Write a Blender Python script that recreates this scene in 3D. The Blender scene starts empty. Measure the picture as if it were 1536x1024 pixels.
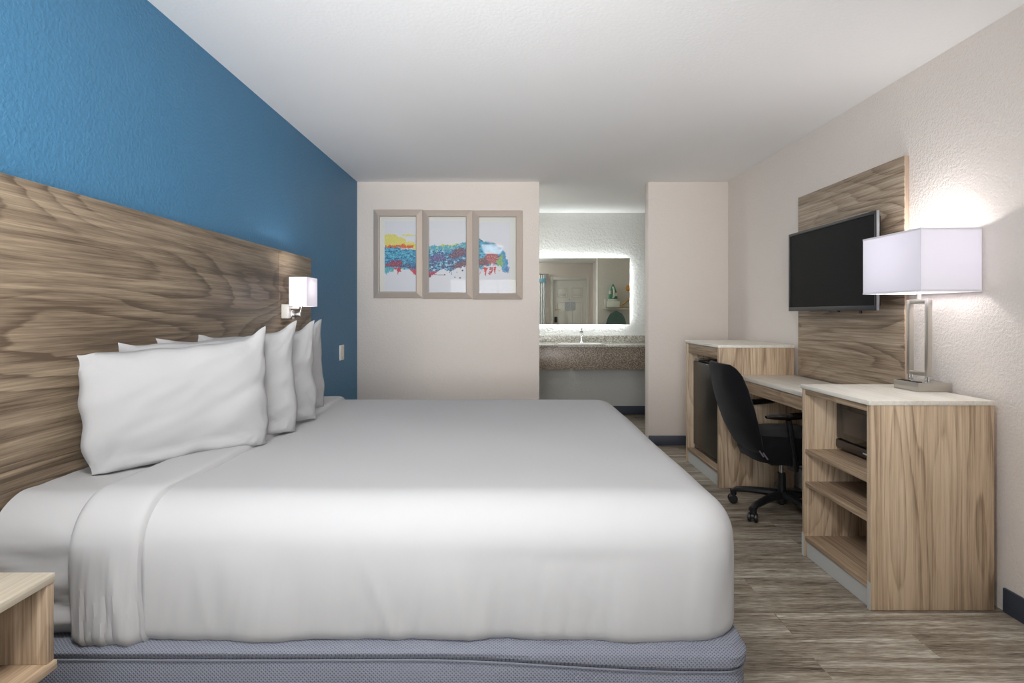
import bpy, bmesh, math, random
from mathutils import Vector, Matrix, noise
R = math.radians
C = bpy.context.scene.collection
F = 850.0; CH = 1.22; VX, VY = 764.0, 470.0

def lin(c):
    c = c / 255.0
    return c / 12.92 if c <= 0.04045 else ((c + 0.055) / 1.055) ** 2.4
def rgb(r, g, b): return (lin(r), lin(g), lin(b), 1.0)
def smooth(a, b, x):
    if b < a: return 1 - smooth(b, a, x)
    t = min(1, max(0, (x - a) / (b - a))); return t * t * (3 - 2 * t)
def nz(x, y, z=0.0): return noise.noise(Vector((x, y, z)))

# ------------------------------------------------------------------ geometry collector
class MB:
    def __init__(s): s.v = []; s.f = []
    def add(s, vs, fs):
        o = len(s.v); s.v += [tuple(v) for v in vs]; s.f += [tuple(i + o for i in f) for f in fs]; return s
    def box(s, x0, x1, y0, y1, z0, z1, bev=0.0, seg=2, mat=None):
        bm = bmesh.new(); bmesh.ops.create_cube(bm, size=1)
        for v in bm.verts:
            v.co = Vector(((x0 + x1) / 2 + v.co.x * (x1 - x0), (y0 + y1) / 2 + v.co.y * (y1 - y0), (z0 + z1) / 2 + v.co.z * (z1 - z0)))
        if bev > 0:
            bmesh.ops.bevel(bm, geom=bm.edges[:], offset=bev, segments=seg, profile=0.5, affect='EDGES')
        if mat: bmesh.ops.transform(bm, matrix=mat, verts=bm.verts)
        return s.bm(bm)
    def bm(s, bm):
        bm.verts.index_update()
        s.add([v.co.copy() for v in bm.verts], [[v.index for v in f.verts] for f in bm.faces]); bm.free(); return s
    def loft(s, rings, cap=True, close=False):
        n = len(rings[0]); o = []
        vs = [p for r in rings for p in r]; fs = []
        m = len(rings)
        for i in range(m if close else m - 1):
            a = i * n; b = ((i + 1) % m) * n
            for j in range(n):
                k = (j + 1) % n
                fs.append((a + j, a + k, b + k, b + j))
        if cap and not close:
            fs.append(tuple(range(n - 1, -1, -1))); fs.append(tuple((m - 1) * n + j for j in range(n)))
        return s.add(vs, fs)
    def cyl(s, p0, p1, r0, r1=None, n=20):
        r1 = r0 if r1 is None else r1
        p0 = Vector(p0); p1 = Vector(p1); d = (p1 - p0).normalized()
        a = d.orthogonal().normalized(); b = d.cross(a)
        rg = lambda p, r: [p + (a * math.cos(t * 2 * math.pi / n) + b * math.sin(t * 2 * math.pi / n)) * r for t in range(n)]
        return s.loft([rg(p0, r0), rg(p1, r1)])
    def lathe(s, c, prof, n=32, axis=(0, 0, 1)):
        d = Vector(axis).normalized(); a = d.orthogonal().normalized(); b = d.cross(a); c = Vector(c)
        return s.loft([[c + d * h + (a * math.cos(t * 2 * math.pi / n) + b * math.sin(t * 2 * math.pi / n)) * max(r, 1e-4) for t in range(n)] for r, h in prof])
    def tube(s, pts, r, n=10, close=False, rs=None, flat=1.0):
        pts = [Vector(p) for p in pts]; m = len(pts); rings = []; up = None
        for i, p in enumerate(pts):
            if close: d = pts[(i + 1) % m] - pts[i - 1]
            else: d = pts[min(i + 1, m - 1)] - pts[max(i - 1, 0)]
            d.normalize()
            if up is None: up = d.orthogonal().normalized() if abs(d.z) > .9 else Vector((0, 0, 1))
            a = (up - d * up.dot(d)).normalized(); up = a; b = d.cross(a)
            rr = rs[i] if rs else r
            rings.append([p + (a * math.cos(t * 2 * math.pi / n) * flat + b * math.sin(t * 2 * math.pi / n)) * rr for t in range(n)])
        return s.loft(rings, close=close)
    def grid(s, fn, nu, nv, close_u=False):
        vs = [fn(i / nu, j / nv) for j in range(nv + 1) for i in range(nu + 1)]
        fs = [(j * (nu + 1) + i, j * (nu + 1) + i + 1, (j + 1) * (nu + 1) + i + 1, (j + 1) * (nu + 1) + i) for j in range(nv) for i in range(nu)]
        return s.add(vs, fs)
    def rot(s, m):
        s.v = [tuple(m @ Vector(v)) for v in s.v]; return s

ORIGIN = {}
def obj(name, mb, mat, parent=None, smooth_ang=35, merge=False, loc=None):
    me = bpy.data.meshes.new(name)
    if parent is not None: o0 = ORIGIN[parent.name]
    elif loc is not None: o0 = Vector(loc)
    else:
        xs = [v[0] for v in mb.v]; ys = [v[1] for v in mb.v]; zs = [v[2] for v in mb.v]
        o0 = Vector(((min(xs) + max(xs)) / 2, (min(ys) + max(ys)) / 2, min(zs)))
    me.from_pydata([tuple(Vector(v) - o0) for v in mb.v], [], mb.f); me.update()
    if merge:
        bm = bmesh.new(); bm.from_mesh(me); bmesh.ops.remove_doubles(bm, verts=bm.verts, dist=1e-5)
        bmesh.ops.recalc_face_normals(bm, faces=bm.faces); bm.to_mesh(me); bm.free()
    for p in me.polygons: p.use_smooth = True
    me.set_sharp_from_angle(angle=R(smooth_ang))
    me.materials.append(mat)
    o = bpy.data.objects.new(name, me); C.objects.link(o)
    if parent is not None: o.parent = parent; ORIGIN[o.name] = o0
    else: o.location = o0; ORIGIN[o.name] = o0
    return o
def tag(o, label, cat, group=None):
    o['label'] = label; o['category'] = cat
    if group: o['group'] = group
    return o
def thing(name, loc, label, cat, group=None):
    o = bpy.data.objects.new(name, None); C.objects.link(o); o.location = loc; o.empty_display_size = .05
    ORIGIN[o.name] = Vector(loc); return tag(o, label, cat, group)
def struct(name, mb, mat):
    o = obj(name, mb, mat); o['kind'] = 'structure'; return o

# ------------------------------------------------------------------ materials
def newmat(name):
    m = bpy.data.materials.new(name); m.use_nodes = True; nt = m.node_tree
    return m, nt, nt.nodes['Principled BSDF']
class G:
    """tiny node helper"""
    def __init__(s, nt): s.nt = nt
    def n(s, t, **k):
        nd = s.nt.nodes.new(t)
        for a, b in k.items(): setattr(nd, a, b)
        return nd
    def l(s, a, b): s.nt.links.new(a, b)
    def coord(s, scale=(1, 1, 1), loc=(0, 0, 0)):
        tc = s.n('ShaderNodeTexCoord'); mp = s.n('ShaderNodeMapping')
        mp.inputs['Scale'].default_value = scale; mp.inputs['Location'].default_value = loc
        s.l(tc.outputs['Object'], mp.inputs['Vector']); return mp.outputs[0]
    def noise(s, vec, scale, detail=2, rough=.5, dist=0):
        t = s.n('ShaderNodeTexNoise'); t.inputs['Scale'].default_value = scale; t.inputs['Detail'].default_value = detail
        t.inputs['Roughness'].default_value = rough; t.inputs['Distortion'].default_value = dist
        s.l(vec, t.inputs['Vector']); return t.outputs[0]
    def math(s, op, a, b=0.0, c=None):
        m = s.n('ShaderNodeMath', operation=op)
        for i, x in enumerate((a, b) if c is None else (a, b, c)):
            if isinstance(x, (int, float)): m.inputs[i].default_value = x
            else: s.l(x, m.inputs[i])
        return m.outputs[0]
    def ramp(s, fac, stops):
        r = s.n('ShaderNodeValToRGB'); e = r.color_ramp.elements
        while len(e) < len(stops): e.new(.5)
        for el, (p, c) in zip(e, stops): el.position = p; el.color = c
        s.l(fac, r.inputs[0]); return r.outputs[0]
    def mix(s, fac, a, b, blend='MIX'):
        m = s.n('ShaderNodeMix', data_type='RGBA', blend_type=blend)
        for i, x in ((0, fac), (6, a), (7, b)):
            if isinstance(x, (int, float)): m.inputs[i].default_value = x
            elif isinstance(x, tuple): m.inputs[i].default_value = x
            else: s.l(x, m.inputs[i])
        return m.outputs[2]
    def bump(s, h, strength, dist, bsdf):
        b = s.n('ShaderNodeBump'); b.inputs['Strength'].default_value = strength; b.inputs['Distance'].default_value = dist
        s.l(h, b.inputs['Height']); s.l(b.outputs[0], bsdf.inputs['Normal'])

def plain(name, col, rough=.5, metal=0.0, spec=.5, coat=0.0):
    m, nt, b = newmat(name); b.inputs['Base Color'].default_value = col; b.inputs['Roughness'].default_value = rough
    b.inputs['Metallic'].default_value = metal; b.inputs['Specular IOR Level'].default_value = spec
    b.inputs['Coat Weight'].default_value = coat
    g = G(nt); n = g.noise(g.coord(), 90, 3)
    r = g.math('ADD', g.math('MULTIPLY', n, .08), rough - .04); g.l(r, b.inputs['Roughness'])
    return m
def paint(name, col, bump=.35, scale=75, rough=.6, spec=.3):
    m, nt, b = newmat(name); g = G(nt)
    v = g.coord(); n = g.noise(v, scale, 3, .55); n2 = g.noise(v, 2.2, 2)
    c = g.mix(g.math('MULTIPLY', n2, .12), col, tuple(x * .82 for x in col[:3]) + (1,))
    g.l(c, b.inputs['Base Color']); b.inputs['Roughness'].default_value = rough; b.inputs['Specular IOR Level'].default_value = spec
    h = g.ramp(n, [(.35, (0, 0, 0, 1)), (.65, (1, 1, 1, 1))])
    g.bump(h, bump, .004, b); return m
def wood(name, axis, dark, mid, light, across=3.2, rings=9.0, seed=0.0, rough=.45, bandamt=.5, ringamt=.5):
    """laminate veneer: contour lines of stretched noise give cathedral grain, plus fibres and bands"""
    m, nt, b = newmat(name); g = G(nt)
    def sc(al, ac): return tuple(al if a == axis else ac for a in 'xyz')
    off = (seed * 1.7, seed * 2.3, seed * 3.1)
    warp = g.noise(g.coord(sc(.55, across * .75), off), 1.0, 1.2, .35, .15)
    jit = g.math('MULTIPLY', g.noise(g.coord(sc(1.5, 40), off), 1.0, 2, .5), .035)
    s1 = g.math('FRACT', g.math('MULTIPLY', g.math('ADD', warp, jit), rings * 3.0))
    up = g.math('POWER', s1, 3.0)                      # slow darkening, then a crisp late-wood edge
    s1 = g.math('MULTIPLY', up, g.math('MINIMUM', 1.0, g.math('MULTIPLY', g.math('SUBTRACT', 1.0, s1), 12.0)))
    msk = g.ramp(g.noise(g.coord(sc(.7, across), tuple(x + 9 for x in off)), 1.0, 2, .5), [(.38, (0, 0, 0, 1)), (.62, (1, 1, 1, 1))])
    s1 = g.math('MULTIPLY', s1, g.math('MULTIPLY_ADD', msk, .7, .3))
    fib = g.noise(g.coord(sc(5, 260), off), 1.0, 3, .7)
    band = g.noise(g.coord(sc(.6, 11), off), 1.0, 5, .66, .4)
    fine = g.noise(g.coord(sc(1.6, 75), off), 1.0, 3, .65, .25)
    v = g.math('ADD', g.math('MULTIPLY', band, bandamt), g.math('MULTIPLY', fib, .4))
    v = g.math('ADD', v, g.math('MULTIPLY', fine, .55))
    v = g.math('SUBTRACT', v, g.math('MULTIPLY', s1, .42 * ringamt))
    v = g.math('ADD', v, .5 - (bandamt + .4 + .55) / 2 + .05 * ringamt)
    col = g.ramp(v, [(.33, dark), (.5, mid), (.67, light)])
    g.l(col, b.inputs['Base Color']); b.inputs['Roughness'].default_value = rough; b.inputs['Specular IOR Level'].default_value = .35
    g.bump(fib, .12, .001, b); return m
def fabric(name, col, scale=900, bump=.15, rough=.9, sheen=.0):
    m, nt, b = newmat(name); g = G(nt); b.inputs['Base Color'].default_value = col; b.inputs['Roughness'].default_value = rough
    b.inputs['Specular IOR Level'].default_value = .15; b.inputs['Sheen Weight'].default_value = sheen
    n = g.noise(g.coord(), scale, 1); g.bump(n, bump, .001, b); return m
def glow(name, col, e):
    m, nt, b = newmat(name); b.inputs['Base Color'].default_value = col; b.inputs['Emission Color'].default_value = col
    b.inputs['Emission Strength'].default_value = e; b.inputs['Roughness'].default_value = .6; return m

M = {}
M['blue'] = paint('blue wall paint', rgb(66, 118, 154), .35, 70, .5, .35)
M['taupe'] = paint('taupe wall paint', rgb(226, 217, 209), .3, 85, .6)
M['taupe_r'] = paint('taupe wall paint rougher', rgb(232, 224, 217), .4, 90, .6)
M['vanity_wall'] = paint('vanity wall paint', rgb(196, 197, 193), .8, 40, .6)
M['ceiling'] = paint('white ceiling paint', rgb(246, 246, 246), .1, 60, .8)
M['navy'] = plain('navy vinyl baseboard', rgb(62, 68, 80), .5)
M['hb'] = wood('walnut headboard laminate', 'y', rgb(84, 71, 58), rgb(121, 106, 89), rgb(150, 135, 114), 4.0, 6, 1.3, bandamt=.7, ringamt=.75)
M['tvp'] = wood('walnut panel laminate', 'y', rgb(105, 90, 74), rgb(150, 132, 112), rgb(186, 170, 150), 4.5, 6, 5.2, bandamt=.6, ringamt=.65)
M['tvedge'] = wood('panel edge band', 'z', rgb(170, 148, 130), rgb(190, 168, 148), rgb(205, 186, 168), 2, 2, 2.2)
M['vert'] = wood('upright cabinet laminate', 'z', rgb(148, 126, 104), rgb(194, 171, 144), rgb(218, 197, 170), 6, 5, 3.7, bandamt=.75, ringamt=.6)
M['horiz'] = wood('shelf laminate', 'y', rgb(120, 100, 82), rgb(168, 145, 120), rgb(200, 178, 152), 5, 4, 6.1, ringamt=.4)
M['nside'] = wood('nightstand laminate', 'z', rgb(112, 96, 80), rgb(156, 136, 114), rgb(188, 168, 146), 5, 4, 9.1, ringamt=.3)
M['pale'] = wood('pale ash worktop', 'y', rgb(212, 206, 194), rgb(228, 223, 212), rgb(238, 234, 225), 5, 3, 4.4, rough=.4, ringamt=.2)
M['paleg'] = wood('grey ash top', 'y', rgb(166, 156, 138), rgb(188, 178, 160), rgb(204, 195, 178), 5, 3, 7.4, rough=.4, ringamt=.2)
M['kick'] = plain('brushed grey kick strip', rgb(196, 198, 196), .4, 0)
M['sheet'] = fabric('white bed linen', rgb(169, 169, 170), 900, .1, .95, 0)
M['pillow'] = fabric('white pillowcase', rgb(157, 157, 158), 900, .1, .95, 0)
M['black'] = plain('black plastic', rgb(24, 24, 26), .4)
M['gloss'] = plain('black gloss', rgb(16, 15, 15), .15)
M['fridge'] = plain('fridge door steel black', rgb(28, 27, 26), .3, .1)
M['chairfab'] = fabric('black chair cover', rgb(15, 14, 17), 500, .5, .95, .08)
M['tvscreen'] = plain('switched off screen', rgb(27, 27, 28), .55, 0, .12)
M['tvbez'] = plain('dark bezel', rgb(62, 63, 66), .35, .3)
M['tvside'] = plain('silver bezel side', rgb(150, 153, 158), .3, .7)
M['nickel'] = plain('brushed nickel', rgb(190, 185, 176), .3, .8)
M['chrome'] = plain('chrome', rgb(215, 215, 215), .12, 1)
M['champ'] = None
M['white'] = plain('white plastic', rgb(232, 230, 222), .4)
M['door'] = plain('white door paint', rgb(215, 213, 206), .45)
M['brass'] = plain('brass', rgb(190, 160, 100), .3, .9)
M['hangwood'] = wood('hanger wood', 'x', rgb(196, 160, 104), rgb(216, 182, 126), rgb(228, 198, 148), 20, 2)
M['pegwood'] = plain('orange wooden ball', rgb(205, 140, 50), .4)
M['green'] = plain('green iron plastic', rgb(70, 140, 110), .35)
M['boardfab'] = fabric('ironing board cover', rgb(98, 122, 116), 400, .3)
M['outside'] = None
M['tag'] = plain('grey woven label', rgb(105, 96, 104), .7)
M['sink'] = plain('white sink porcelain', rgb(235, 235, 232), .2)

def brushed(name, col):
    m, nt, b = newmat(name); g = G(nt); b.inputs['Metallic'].default_value = .35
    n = g.noise(g.coord((300, 300, 6)), 1, 2); c = g.mix(g.math('MULTIPLY', n, .35), col, tuple(x * .6 for x in col[:3]) + (1,))
    g.l(c, b.inputs['Base Color']); b.inputs['Roughness'].default_value = .38; return m
M['champ'] = brushed('champagne brushed frame', rgb(214, 200, 188))

# granite laminate
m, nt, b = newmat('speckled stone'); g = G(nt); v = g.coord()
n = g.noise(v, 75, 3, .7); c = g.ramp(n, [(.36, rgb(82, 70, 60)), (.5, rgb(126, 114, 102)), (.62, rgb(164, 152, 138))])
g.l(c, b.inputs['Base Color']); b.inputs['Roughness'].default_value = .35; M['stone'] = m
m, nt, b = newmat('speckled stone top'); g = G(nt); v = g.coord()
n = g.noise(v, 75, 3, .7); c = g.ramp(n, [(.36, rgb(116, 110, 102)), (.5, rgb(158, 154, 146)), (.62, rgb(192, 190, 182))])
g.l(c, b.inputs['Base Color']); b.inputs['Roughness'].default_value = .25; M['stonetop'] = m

# box spring: knit weave
m, nt, b = newmat('blue grey knit ticking'); g = G(nt)
w = g.n('ShaderNodeTexWave', wave_type='BANDS', bands_direction='DIAGONAL'); w.inputs['Scale'].default_value = 62; g.l(g.coord((1, 1, 1)), w.inputs[0])
w2 = g.n('ShaderNodeTexWave', wave_type='BANDS', bands_direction='DIAGONAL'); w2.inputs['Scale'].default_value = 62; g.l(g.coord((-1, 1, 1)), w2.inputs[0])
h = g.math('MAXIMUM', w.outputs[1], w2.outputs[1])
h2 = g.math('ADD', h, g.math('MULTIPLY', g.noise(g.coord(), 3, 3), .5))
g.l(g.ramp(h2, [(.35, rgb(92, 95, 106)), (1.0, rgb(130, 134, 146))]), b.inputs['Base Color']); b.inputs['Roughness'].default_value = .8
b.inputs['Specular IOR Level'].default_value = .2; g.bump(h, .5, .003, b); M['ticking'] = m
M['piping'] = fabric('grey seam piping', rgb(124, 127, 140), 400, .2)

# vinyl plank floor (planks run along x)
m, nt, b = newmat('grey brown plank floor'); g = G(nt)
br = g.n('ShaderNodeTexBrick'); g.l(g.coord((1, 1, 1)), br.inputs['Vector'])
br.inputs['Scale'].default_value = 1; br.inputs['Brick Width'].default_value = 1.22; br.inputs['Row Height'].default_value = .152
br.inputs['Mortar Size'].default_value = .0012; br.inputs['Color1'].default_value = (0, 0, 0, 1); br.inputs['Color2'].default_value = (1, 1, 1, 1)
br.inputs['Mortar'].default_value = (.5, .5, .5, 1); br.offset = .37
mp = g.n('ShaderNodeMapping'); mp.inputs['Scale'].default_value = (2.0, 40, 1); tc = g.n('ShaderNodeTexCoord')
sh = g.n('ShaderNodeVectorMath', operation='MULTIPLY_ADD'); g.l(br.outputs[0], sh.inputs[0]); sh.inputs[1].default_value = (7, 3, 0); g.l(tc.outputs['Object'], sh.inputs[2])
g.l(sh.outputs[0], mp.inputs[0])
f1 = g.noise(mp.outputs[0], 1, 4, .65, .5)
mp2 = g.n('ShaderNodeMapping'); mp2.inputs['Scale'].default_value = (16, 230, 1); g.l(sh.outputs[0], mp2.inputs[0]); f2 = g.noise(mp2.outputs[0], 1, 3, .7)
mp3 = g.n('ShaderNodeMapping'); mp3.inputs['Scale'].default_value = (1.3, 9, 1); g.l(sh.outputs[0], mp3.inputs[0]); f3 = g.noise(mp3.outputs[0], 1, 3, .6, 1.0)
v = g.math('ADD', g.math('MULTIPLY', f1, .55), g.math('MULTIPLY', f2, .65))
v = g.math('ADD', v, g.math('MULTIPLY', f3, .5)); v = g.math('ADD', v, g.math('MULTIPLY', br.outputs[0], .07)); v = g.math('SUBTRACT', v, .39)
c = g.ramp(v, [(.31, rgb(74, 64, 54)), (.44, rgb(130, 119, 105)), (.56, rgb(162, 153, 139)), (.70, rgb(208, 205, 195))])
vor = g.n('ShaderNodeTexVoronoi'); vor.inputs['Scale'].default_value = 1; mpk = g.n('ShaderNodeMapping'); mpk.inputs['Scale'].default_value = (2.6, 7.5, 1)
g.l(tc.outputs['Object'], mpk.inputs[0]); g.l(mpk.outputs[0], vor.inputs['Vector'])
k = g.ramp(vor.outputs['Distance'], [(.03, (1, 1, 1, 1)), (.10, (0, 0, 0, 1))])
c = g.mix(g.math('MULTIPLY', k, .6), c, rgb(62, 50, 42))
c = g.mix(g.math('MULTIPLY', br.outputs['Fac'], .3), c, rgb(60, 52, 46))
g.l(c, b.inputs['Base Color']); b.inputs['Roughness'].default_value = .42; b.inputs['Specular IOR Level'].default_value = .35
g.bump(v, .15, .002, b); M['floor'] = m

# lamp shade cloth: light passes through it
def shade_mat(name, e, col=(1, .98, .97, 1), tw=.22):
    m, nt, b = newmat(name); g = G(nt)
    out = nt.nodes['Material Output']
    d = g.n('ShaderNodeBsdfDiffuse'); d.inputs[0].default_value = rgb(235, 233, 240)
    t = g.n('ShaderNodeBsdfTranslucent'); t.inputs[0].default_value = rgb(238, 236, 242)
    mx = g.n('ShaderNodeMixShader'); mx.inputs[0].default_value = tw; g.l(d.outputs[0], mx.inputs[1]); g.l(t.outputs[0], mx.inputs[2])
    em = g.n('ShaderNodeEmission'); em.inputs[0].default_value = col; em.inputs[1].default_value = e
    ad = g.n('ShaderNodeAddShader'); g.l(mx.outputs[0], ad.inputs[0]); g.l(em.outputs[0], ad.inputs[1]); g.l(ad.outputs[0], out.inputs[0])
    return m
M['shade'] = shade_mat('lamp shade cloth', .06, (.93, .94, 1, 1))
M['sconceshade'] = shade_mat('sconce shade cloth', .1, (1, .95, .93, 1), .16)
M['trim'] = plain('shade hem', rgb(228, 226, 230), .7)
M['led'] = glow('led strip', (0.93, .98, 1, 1), 20)
M['ceilglass'] = glow('lit frosted glass', (1, .98, .95, 1), 52)

# clear picture glass
m, nt, b = newmat('picture glass'); g = G(nt); out = nt.nodes['Material Output']
tr = g.n('ShaderNodeBsdfTransparent'); gl = g.n('ShaderNodeBsdfGlossy'); gl.inputs['Roughness'].default_value = 0
fr = g.n('ShaderNodeFresnel'); fr.inputs[0].default_value = 1.14; mx = g.n('ShaderNodeMixShader')
g.l(fr.outputs[0], mx.inputs[0]); g.l(tr.outputs[0], mx.inputs[1]); g.l(gl.outputs[0], mx.inputs[2]); g.l(mx.outputs[0], out.inputs[0]); M['glass'] = m
m, nt, b = newmat('mirror'); b.inputs['Metallic'].default_value = 1; b.inputs['Roughness'].default_value = .0
b.inputs['Base Color'].default_value = rgb(222, 226, 218); M['mirror'] = m
# sheer curtain
m, nt, b = newmat('sheer curtain'); g = G(nt); out = nt.nodes['Material Output']
tr = g.n('ShaderNodeBsdfTransparent'); tl = g.n('ShaderNodeBsdfTranslucent'); mx = g.n('ShaderNodeMixShader'); mx.inputs[0].default_value = .45
g.l(tr.outputs[0], mx.inputs[1]); g.l(tl.outputs[0], mx.inputs[2]); g.l(mx.outputs[0], out.inputs[0]); M['sheer'] = m

# ------------------------------------------------------------------ room shell
XL, XR, YB, YV, H, YF = -1.41, 2.03, 5.25, 6.87, 2.44, -.12
PX0, PX1 = (809 - VX) / 161.9, (972.5 - VX) / 161.9      # opening to the vanity
T = .13
struct('floor', MB().box(XL - .12, XR + .12, YF - .12, YV + .12, -.1, 0), M['floor'])
struct('ceiling', MB().box(XL - .12, XR + .12, YF - .12, YV + .12, H, H + .1), M['ceiling'])
struct('wall_left', MB().box(XL - .12, XL, YF, YB, 0, H), M['blue'])
struct('wall_right', MB().box(XR, XR + .12, YF, YV, 0, H), M['taupe_r'])
struct('wall_back', MB().box(XL - .12, XR + .12, YV, YV + .12, 0, H), M['vanity_wall'])
struct('wall_back_left', MB().box(XL - .12, PX0, YB, YB + T, 0, H, .004), M['taupe'])
struct('wall_back_right', MB().box(PX1, XR, YB, YB + T, 0, H, .004), M['taupe'])
struct('wall_vanity_left', MB().box(-.72, -.6, YB + T, YV, 0, H), M['vanity_wall'])
# front wall with window opening and door opening
WX0, WX1, WZ0, WZ1 = -1.15, .72, .75, 1.9
DX0, DX1, DZ = 1.06, 1.87, 2.04
fw = MB()
fw.box(XL - .12, WX0, YF - .12, YF, 0, H).box(WX0, WX1, YF - .12, YF, 0, WZ0).box(WX0, WX1, YF - .12, YF, WZ1, H)
fw.box(WX1, DX0, YF - .12, YF, 0, H).box(DX0, DX1, YF - .12, YF, DZ, H).box(DX1, XR + .12, YF - .12, YF, 0, H)
struct('wall_front', fw, M['taupe'])
# window
w = bpy.data.objects.new('window_1', None); C.objects.link(w); w.location = ((WX0 + WX1) / 2, YF - .08, WZ0); w['kind'] = 'structure'; ORIGIN['window_1'] = Vector(w.location)
wf = MB()
for a in ((WX0, WX0 + .045, WZ0, WZ1), (WX1 - .045, WX1, WZ0, WZ1), (WX0, WX1, WZ0, WZ0 + .045), (WX0, WX1, WZ1 - .045, WZ1), (-.235, -.195, WZ0, WZ1)):
    wf.box(a[0], a[1], YF - .11, YF - .06, a[2], a[3], .003)
obj('window_frame', wf, M['white'], w); obj('window_pane', MB().box(WX0 + .02, WX1 - .02, YF - .088, YF - .083, WZ0 + .02, WZ1 - .02), M['glass'], w)
# door in the front wall
d = bpy.data.objects.new('door_1', None); C.objects.link(d); d.location = ((DX0 + DX1) / 2, YF - .06, 0); d['kind'] = 'structure'; ORIGIN['door_1'] = Vector(d.location)
ds = MB().box(DX0 + .005, DX1 - .005, YF - .06, YF - .022, .005, DZ - .005)
W = DX1 - DX0
for (a, b2) in ((.12, .43), (.57, .88)):
    for (z0, z1) in ((1.62, 1.85), (.82, 1.50), (.18, .70)):
        x0, x1 = DX0 + a * W, DX0 + b2 * W
        for q in ((x0, x1, z0, z0 + .014), (x0, x1, z1 - .014, z1), (x0, x0 + .014, z0, z1), (x1 - .014, x1, z0, z1)):
            ds.box(q[0], q[1], YF - .03, YF - .013, q[2], q[3], .004)
        ds.box(x0 + .035, x1 - .035, YF - .03, YF - .016, z0 + .035, z1 - .035, .005)
obj('door_panel', ds, M['door'], d)
obj('door_frame', MB().box(DX0 - .055, DX0, YF, YF + .018, 0, DZ + .055, .003).box(DX1, DX1 + .055, YF, YF + .018, 0, DZ + .055, .003).box(DX0, DX1, YF, YF + .018, DZ, DZ + .055, .003), M['door'], d)
obj('door_handle', MB().cyl((DX0 + .07, YF - .022, 1.31), (DX0 + .07, YF + .03, 1.31), .02).tube([(DX0 + .07, YF + .03, 1.31), (DX0 + .11, YF + .035, 1.31), (DX0 + .18, YF + .03, 1.31)], .009), M['brass'], d)
obj('door_lock', MB().box(DX0 + .035, DX0 + .105, YF - .022, YF + .004, 1.0, 1.14, .006), M['black'], d)
obj('peephole', MB().cyl((1.465, YF - .022, 1.56), (1.465, YF - .008, 1.56), .012), M['brass'], d)
# paper notices on the door
m, nt, b = newmat('printed notice'); g = G(nt)
wv = g.noise(g.coord((60, 1, 90)), 1, 2, .6)
g.l(g.ramp(wv, [(.44, rgb(150, 156, 165)), (.56, rgb(206, 208, 210))]), b.inputs['Base Color']); M['notice'] = m
for i, (x0, x1) in enumerate(((1.345, 1.475), (1.483, 1.61))):
    tag(obj('notice', MB().box(x0, x1, YF - .016, YF - .012, 1.30, 1.50), M['notice']), ('left' if i == 0 else 'right') + ' one of two grey printed notices on the white entrance door, seen in the mirror', 'notice', 'notices on the door')
sp = thing('light_switch', (.91, YF, 1.27), 'white light switch beside the entrance door, seen in the mirror', 'light switch')
obj('switch_plate', MB().box(.87, .95, YF, YF + .008, 1.24, 1.36, .003), M['white'], sp); obj('toggle', MB().box(.903, .917, YF + .006, YF + .02, 1.285, 1.315, .002), M['white'], sp)

def baseboard(n, *a): struct('baseboard_' + n, MB().box(*a, .004), M['navy'])
baseboard('right', XR - .012, XR, YF, 2.32, 0, .10)
baseboard('left', XL, XL + .012, YF, YB, 0, .10)
baseboard('back_right', PX1, 1.95, YB - .012, YB, 0, .09)
baseboard('back_left', XL, PX0, YB - .012, YB, 0, .09)
baseboard('vanity', -.6, XR, YV - .012, YV, 0, .10)
baseboard('vanity_right', XR - .012, XR, YB + T, YV, 0, .10)

# curtain at the right of the window
ct = thing('curtain', (.80, YF + .09, .3), 'white window curtain hanging beside the entrance door, seen in the mirror', 'curtain')
def cf(u, v):
    x = .72 + u * .16; return Vector((x, YF + .07 + .02 * math.sin(u * 6 * math.pi), .3 + v * 1.85))
c_ = MB().grid(cf, 60, 6); obj('curtain_cloth', c_, plain('curtain cloth', rgb(226, 228, 228), .8), ct)
obj('curtain_rod', MB().cyl((-1.3, YF + .07, 2.17), (.95, YF + .07, 2.17), .012), M['chrome'], ct)
obj('tie_band', MB().box(.72, .885, YF + .04, YF + .10, 1.97, 2.06, .008), plain('teal trim', rgb(120, 170, 190), .7), ct)

# ------------------------------------------------------------------ bed (king): box spring, mattress, linen
BX0, BX1, BY0, BY1, ZT, ZB = -1.362, .622, 1.475, 3.345, .725, .35
def upath(x0, x1, y0, y1, rc, n_side, n_c):
    """U path: near side from headboard to foot, corner, foot, corner, far side; returns points with outward normals and arclength"""
    pts = []
    L = x1 - rc - x0
    for i in range(n_side): pts.append((x0 + L * i / n_side, y0, 0, -1))
    for i in range(n_c):
        a = -math.pi / 2 + math.pi / 2 * i / n_c; pts.append((x1 - rc + rc * math.cos(a), y0 + rc + rc * math.sin(a), math.cos(a), math.sin(a)))
    L2 = y1 - y0 - 2 * rc
    for i in range(n_side): pts.append((x1, y0 + rc + L2 * i / n_side, 1, 0))
    for i in range(n_c):
        a = math.pi / 2 * i / n_c; pts.append((x1 - rc + rc * math.cos(a), y1 - rc + rc * math.sin(a), math.cos(a), math.sin(a)))
    for i in range(n_side + 1): pts.append((x1 - rc - L * i / n_side, y1, 0, 1))
    return pts
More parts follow.
